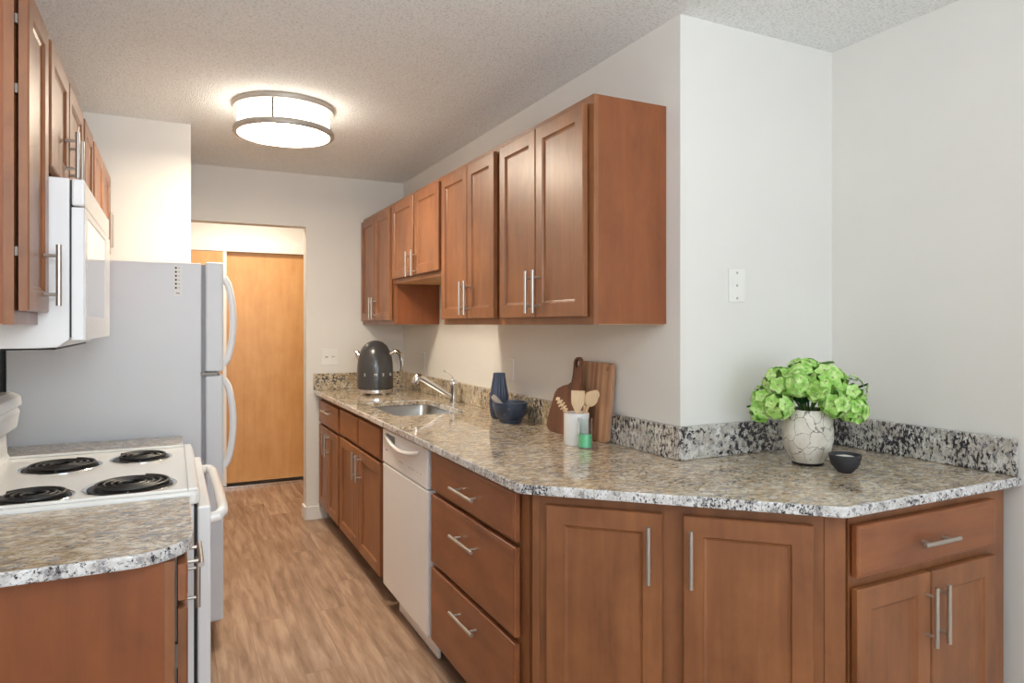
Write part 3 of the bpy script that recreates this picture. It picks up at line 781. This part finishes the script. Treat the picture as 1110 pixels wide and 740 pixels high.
# ------------------------------------------------------------------ crock, utensils, glass
CC = (1.385, 2.232)
o = MB().lathe([(0, 0), (.046, 0), (.049, .004), (.049, .119), (.047, .121), (.0445, .119), (.0445, .008), (0, .008)], n=48).build('utensil_crock', 'ceramic', None, smooth=True)
o.location = (CC[0], CC[1], ZT); tag(o, 'white cylindrical ceramic crock holding wooden utensils', 'crock')
RD = Vector((.8955, -.445, 0)); FD = Vector((.445, .8955, 0))
def UT(name, label, cat, sx, sz, bx_, tipd, mbf, depth0=0, depth1=0):
    """utensil from base offset bx_ (image right) at crock bottom to tip"""
    p0 = RD * bx_ + FD * depth0 + Vector((0, 0, .012)); p1 = RD * sx + FD * depth1 + Vector((0, 0, sz))
    m = MB(); d = (p1 - p0); L = d.length; z = d.normalized(); y = (FD - z * FD.dot(z)).normalized(); x = y.cross(z)
    mbf(m, L); R3 = Matrix((x, y, z)).transposed()
    m.mapv(lambda v: p0 + R3 @ v)
    o = m.build(name, 'utensil', None, smooth=True); o.location = (CC[0], CC[1], ZT); tag(o, label, cat); return o
def dipper(m, L):
    m.tube([(0, 0, 0), (0, 0, L - .05)], .0045, 10)
    pr = [(0, L - .055)]
    for i in range(5):
        z = L - .052 + i * .0125; r = (.011, .014, .0145, .013, .009)[i]
        pr += [(.006, z), (r, z + .002), (r, z + .007), (.006, z + .009)]
    pr += [(0, L + .012)]
    m.lathe(pr, n=20)
def spat(m, L):
    m.tube([(0, 0, 0), (0, 0, L - .06)], .0048, 10)
    pts_ = [(-.006, L - .085), (.006, L - .085), (.024, L - .048), (.028, L), (-.024, L + .002), (-.023, L - .048)]
    n0 = len(m.bm.verts); m.prism(pts_, -.0035, .0035); m.mapv(lambda v: (v.x, v.z, v.y), n0)
def spoon(wd, ln):
    def f(m, L):
        m.tube([(0, 0, 0), (0, 0, L - ln * 1.6)], .0045, 10)
        n0 = len(m.bm.verts); m.sphere((0, 0, 0), 1, (wd, .007, ln), 10)
        m.mapv(lambda v: (v.x, v.y + .006 - .35 * (v.x * v.x + v.z * v.z) / wd * .5, v.z + L - ln), n0)
    return f
UT('honey_dipper', 'ribbed wooden honey dipper leaning left out of the white crock', 'honey dipper', -.070, .172, .035, 0, dipper, -.014, -.014)
UT('wooden_spatula', 'flat wooden spatula standing in the middle of the white crock', 'spatula', .002, .206, .0, 0, spat, -.028, -.026)
UT('wooden_spoon', 'slim wooden spoon behind the others in the white crock', 'spoon', .046, .200, .008, 0, spoon(.011, .034), .008, .015)
UT('wooden_spoon', 'wide pale wooden spoon leaning right out of the white crock', 'spoon', .068, .204, -.006, 0, spoon(.026, .032), -.004, -.006)
UT('wooden_spoon', 'rightmost wooden spoon with a small round bowl in the white crock', 'spoon', .085, .202, -.034, 0, spoon(.019, .023), .020, .030)
t = thing('glass_tumbler', 'clear glass tumbler with green liquid in front of the white crock', 'glass', (1.371, 2.149, ZT))
MB().lathe([(0, 0), (.0265, 0), (.0275, .003), (.0275, .110), (.0255, .110), (.0255, .004), (0, .004)], n=40).build('glass_body', 'glass', t, smooth=True)
MB().lathe([(0, .0045), (.0250, .0045), (.0250, .052), (0, .052)], n=40).build('liquid', 'green_liquid', t, smooth=True)

# ------------------------------------------------------------------ flowers, vase, small bowl
VC = (1.874, 1.580)
o = MB().lathe([(0, 0), (.044, 0), (.048, .008), (.052, .014), (.070, .045), (.079, .085), (.079, .115), (.072, .150), (.066, .172), (.067, .180), (.060, .180), (.060, .168), (.070, .11), (.06, .04), (0, .02)], n=56).build('crackled_vase', 'crackle', None, smooth=True)
MB().lathe([(0, -.0003), (.0475, -.0003), (.0495, .006), (.0475, .0075), (.0440, .0005), (0, .0005)], n=40).build('foot_ring', 'black', o, smooth=True)
o.location = (VC[0], VC[1], ZT + .0004); tag(o, 'cream crackled ceramic vase on the right end of the counter', 'vase')
o = MB().lathe([(0, 0), (.020, 0), (.023, .003), (.040, .024), (.0475, .052), (.0475, .056), (.044, .056), (.036, .026), (0, .010)], n=40).build('pinch_bowl', 'char', None, smooth=True)
PC = (1.868, 1.436)
o.location = (PC[0], PC[1], ZT); tag(o, 'small charcoal bowl beside the crackled vase', 'bowl')
o = MB().lathe([(0, .0135), (.034, .027), (.0395, .043), (.03, .047), (.012, .051), (0, .052)], n=32).build('salt', 'salt', None, smooth=True)
o.location = (PC[0], PC[1], ZT + .001); tag(o, 'white salt filling the small charcoal bowl', 'salt', kind='stuff')

rnd = random.Random(11)
t = thing('hydrangea_bouquet', 'bouquet of lime green hydrangea flowers in the crackled vase', 'flowers', (VC[0], VC[1], ZT + .18))
def floret(m, c, nrm, r, spin):
    nrm = nrm.normalized(); ref = Vector((0, 0, 1)) if abs(nrm.z) < .9 else Vector((1, 0, 0))
    u = (ref - nrm * ref.dot(nrm)).normalized(); v = nrm.cross(u); b = m.bm
    for k in range(5):
        a = spin + 2 * PI * k / 5; nn = []
        cup = rnd.uniform(-.25, .25)
        prof_ = [(0.04, 0), (.30, -.28), (.62, -.46), (.88, -.24), (1.06, 0), (.88, .24), (.62, .46), (.30, .28)]
        for rr, w_ in prof_:
            d = (u * math.cos(a) + v * math.sin(a)); s_ = nrm.cross(d)
            nn.append(b.verts.new(c + d * (rr * r) + s_ * (w_ * r) + nrm * (cup * rr * rr * r * .8 + abs(w_) * r * .12 + rnd.uniform(-.03, .03) * r)))
        mid = b.verts.new(c + (u * math.cos(a) + v * math.sin(a)) * (.6 * r) + nrm * (cup * .2 * r))
        for i in range(len(nn)): b.faces.new((nn[i], nn[(i + 1) % len(nn)], mid))
# flower heads: balls of florets arranged as a wide dome, low in the middle front
TC = Vector((-.83, -.56, 0)); TR = Vector((.56, -.83, 0))     # towards camera / image right (at this spot)
TC = Vector((-.764, -.645, 0)); TR = Vector((.645, -.764, 0))
heads = [(-.125, .012, .02, .060), (-.085, .075, .035, .060), (-.015, .105, .02, .060), (.060, .092, .035, .062), (.118, .052, .02, .062), (.128, .000, .03, .056), (.078, .020, .075, .050),
         (-.088, .004, .075, .052), (-.03, .075, .085, .045), (.03, .070, .085, .048), (-.06, .06, -.06, .055), (.06, .065, -.06, .058), (.0, .11, -.05, .05), (-.145, -.020, .03, .038)]
for (hx_, hz_, hd_, hr) in heads:
    c0 = TR * hx_ + TC * hd_ + Vector((0, 0, hz_ + .01))
    mh = MB(); mp_ = mh; n = int(12 + 150 * hr)
    for i in range(n):
        z = 1 - 2 * (i + .5) / n; a = i * 2.39996; q = math.sqrt(1 - z * z)
        nr = Vector((q * math.cos(a), q * math.sin(a), z))
        nr = (nr + Vector((rnd.uniform(-.25, .25), rnd.uniform(-.25, .25), rnd.uniform(-.25, .25)))).normalized()
        p_ = c0 + nr * hr * rnd.uniform(.68, .86)
        floret(mh, p_, nr, rnd.uniform(.023, .029), rnd.uniform(0, 6)); nf = len(mh.bm.faces); mp_.sphere(p_ + nr * .0025, .0026, n=4)
        mh.bm.faces.ensure_lookup_table()
        for f_ in list(mh.bm.faces)[nf:]: f_.material_index = 1
    fh = mh.build('flower_head', 'petal', t, smooth=True); fh.data.materials.append(M['pistil'])
    b0 = Vector((rnd.uniform(-.025, .025), rnd.uniform(-.025, .025), -.10))
    MB().tube([b0, b0 * .3 + Vector((0, 0, -.0)), c0 * .75, c0], .0035, 6).build('stem', 'stem', t, smooth=True)
def leaf(p, d, L, wd, droop):
    m = MB(); d = Vector(d).normalized(); s_ = d.cross(Vector((0, 0, 1))).normalized(); prev = None; b = m.bm
    for i in range(9):
        u = i / 8; wv = wd * math.sin(PI * (u ** .8)) + .0005
        c = Vector(p) + d * L * u + Vector((0, 0, -droop * u * u))
        row = [b.verts.new(c + s_ * wv + Vector((0, 0, .006))), b.verts.new(c), b.verts.new(c - s_ * wv + Vector((0, 0, .006)))]
        if prev:
            for k in range(2): b.faces.new((prev[k], prev[k + 1], row[k + 1], row[k]))
        prev = row
    o = m.build('leaf', 'leaf', t, smooth=True); so = o.modifiers.new('solid', 'SOLIDIFY'); so.thickness = .0012
leaf(TR * -.015 + TC * .0 + Vector((0, 0, .045)), TC + Vector((0, 0, -.1)), .085, .040, .02)
leaf(TR * .03 + Vector((0, 0, .05)), TC * .8 + TR * .6, .07, .028, .03)
leaf(TR * -.10 + Vector((0, 0, .0)), -TR + TC * .4 + Vector((0, 0, .1)), .095, .02, .01)
leaf(TR * .10 + Vector((0, 0, .05)), TR + Vector((0, 0, .45)), .085, .014, .0)
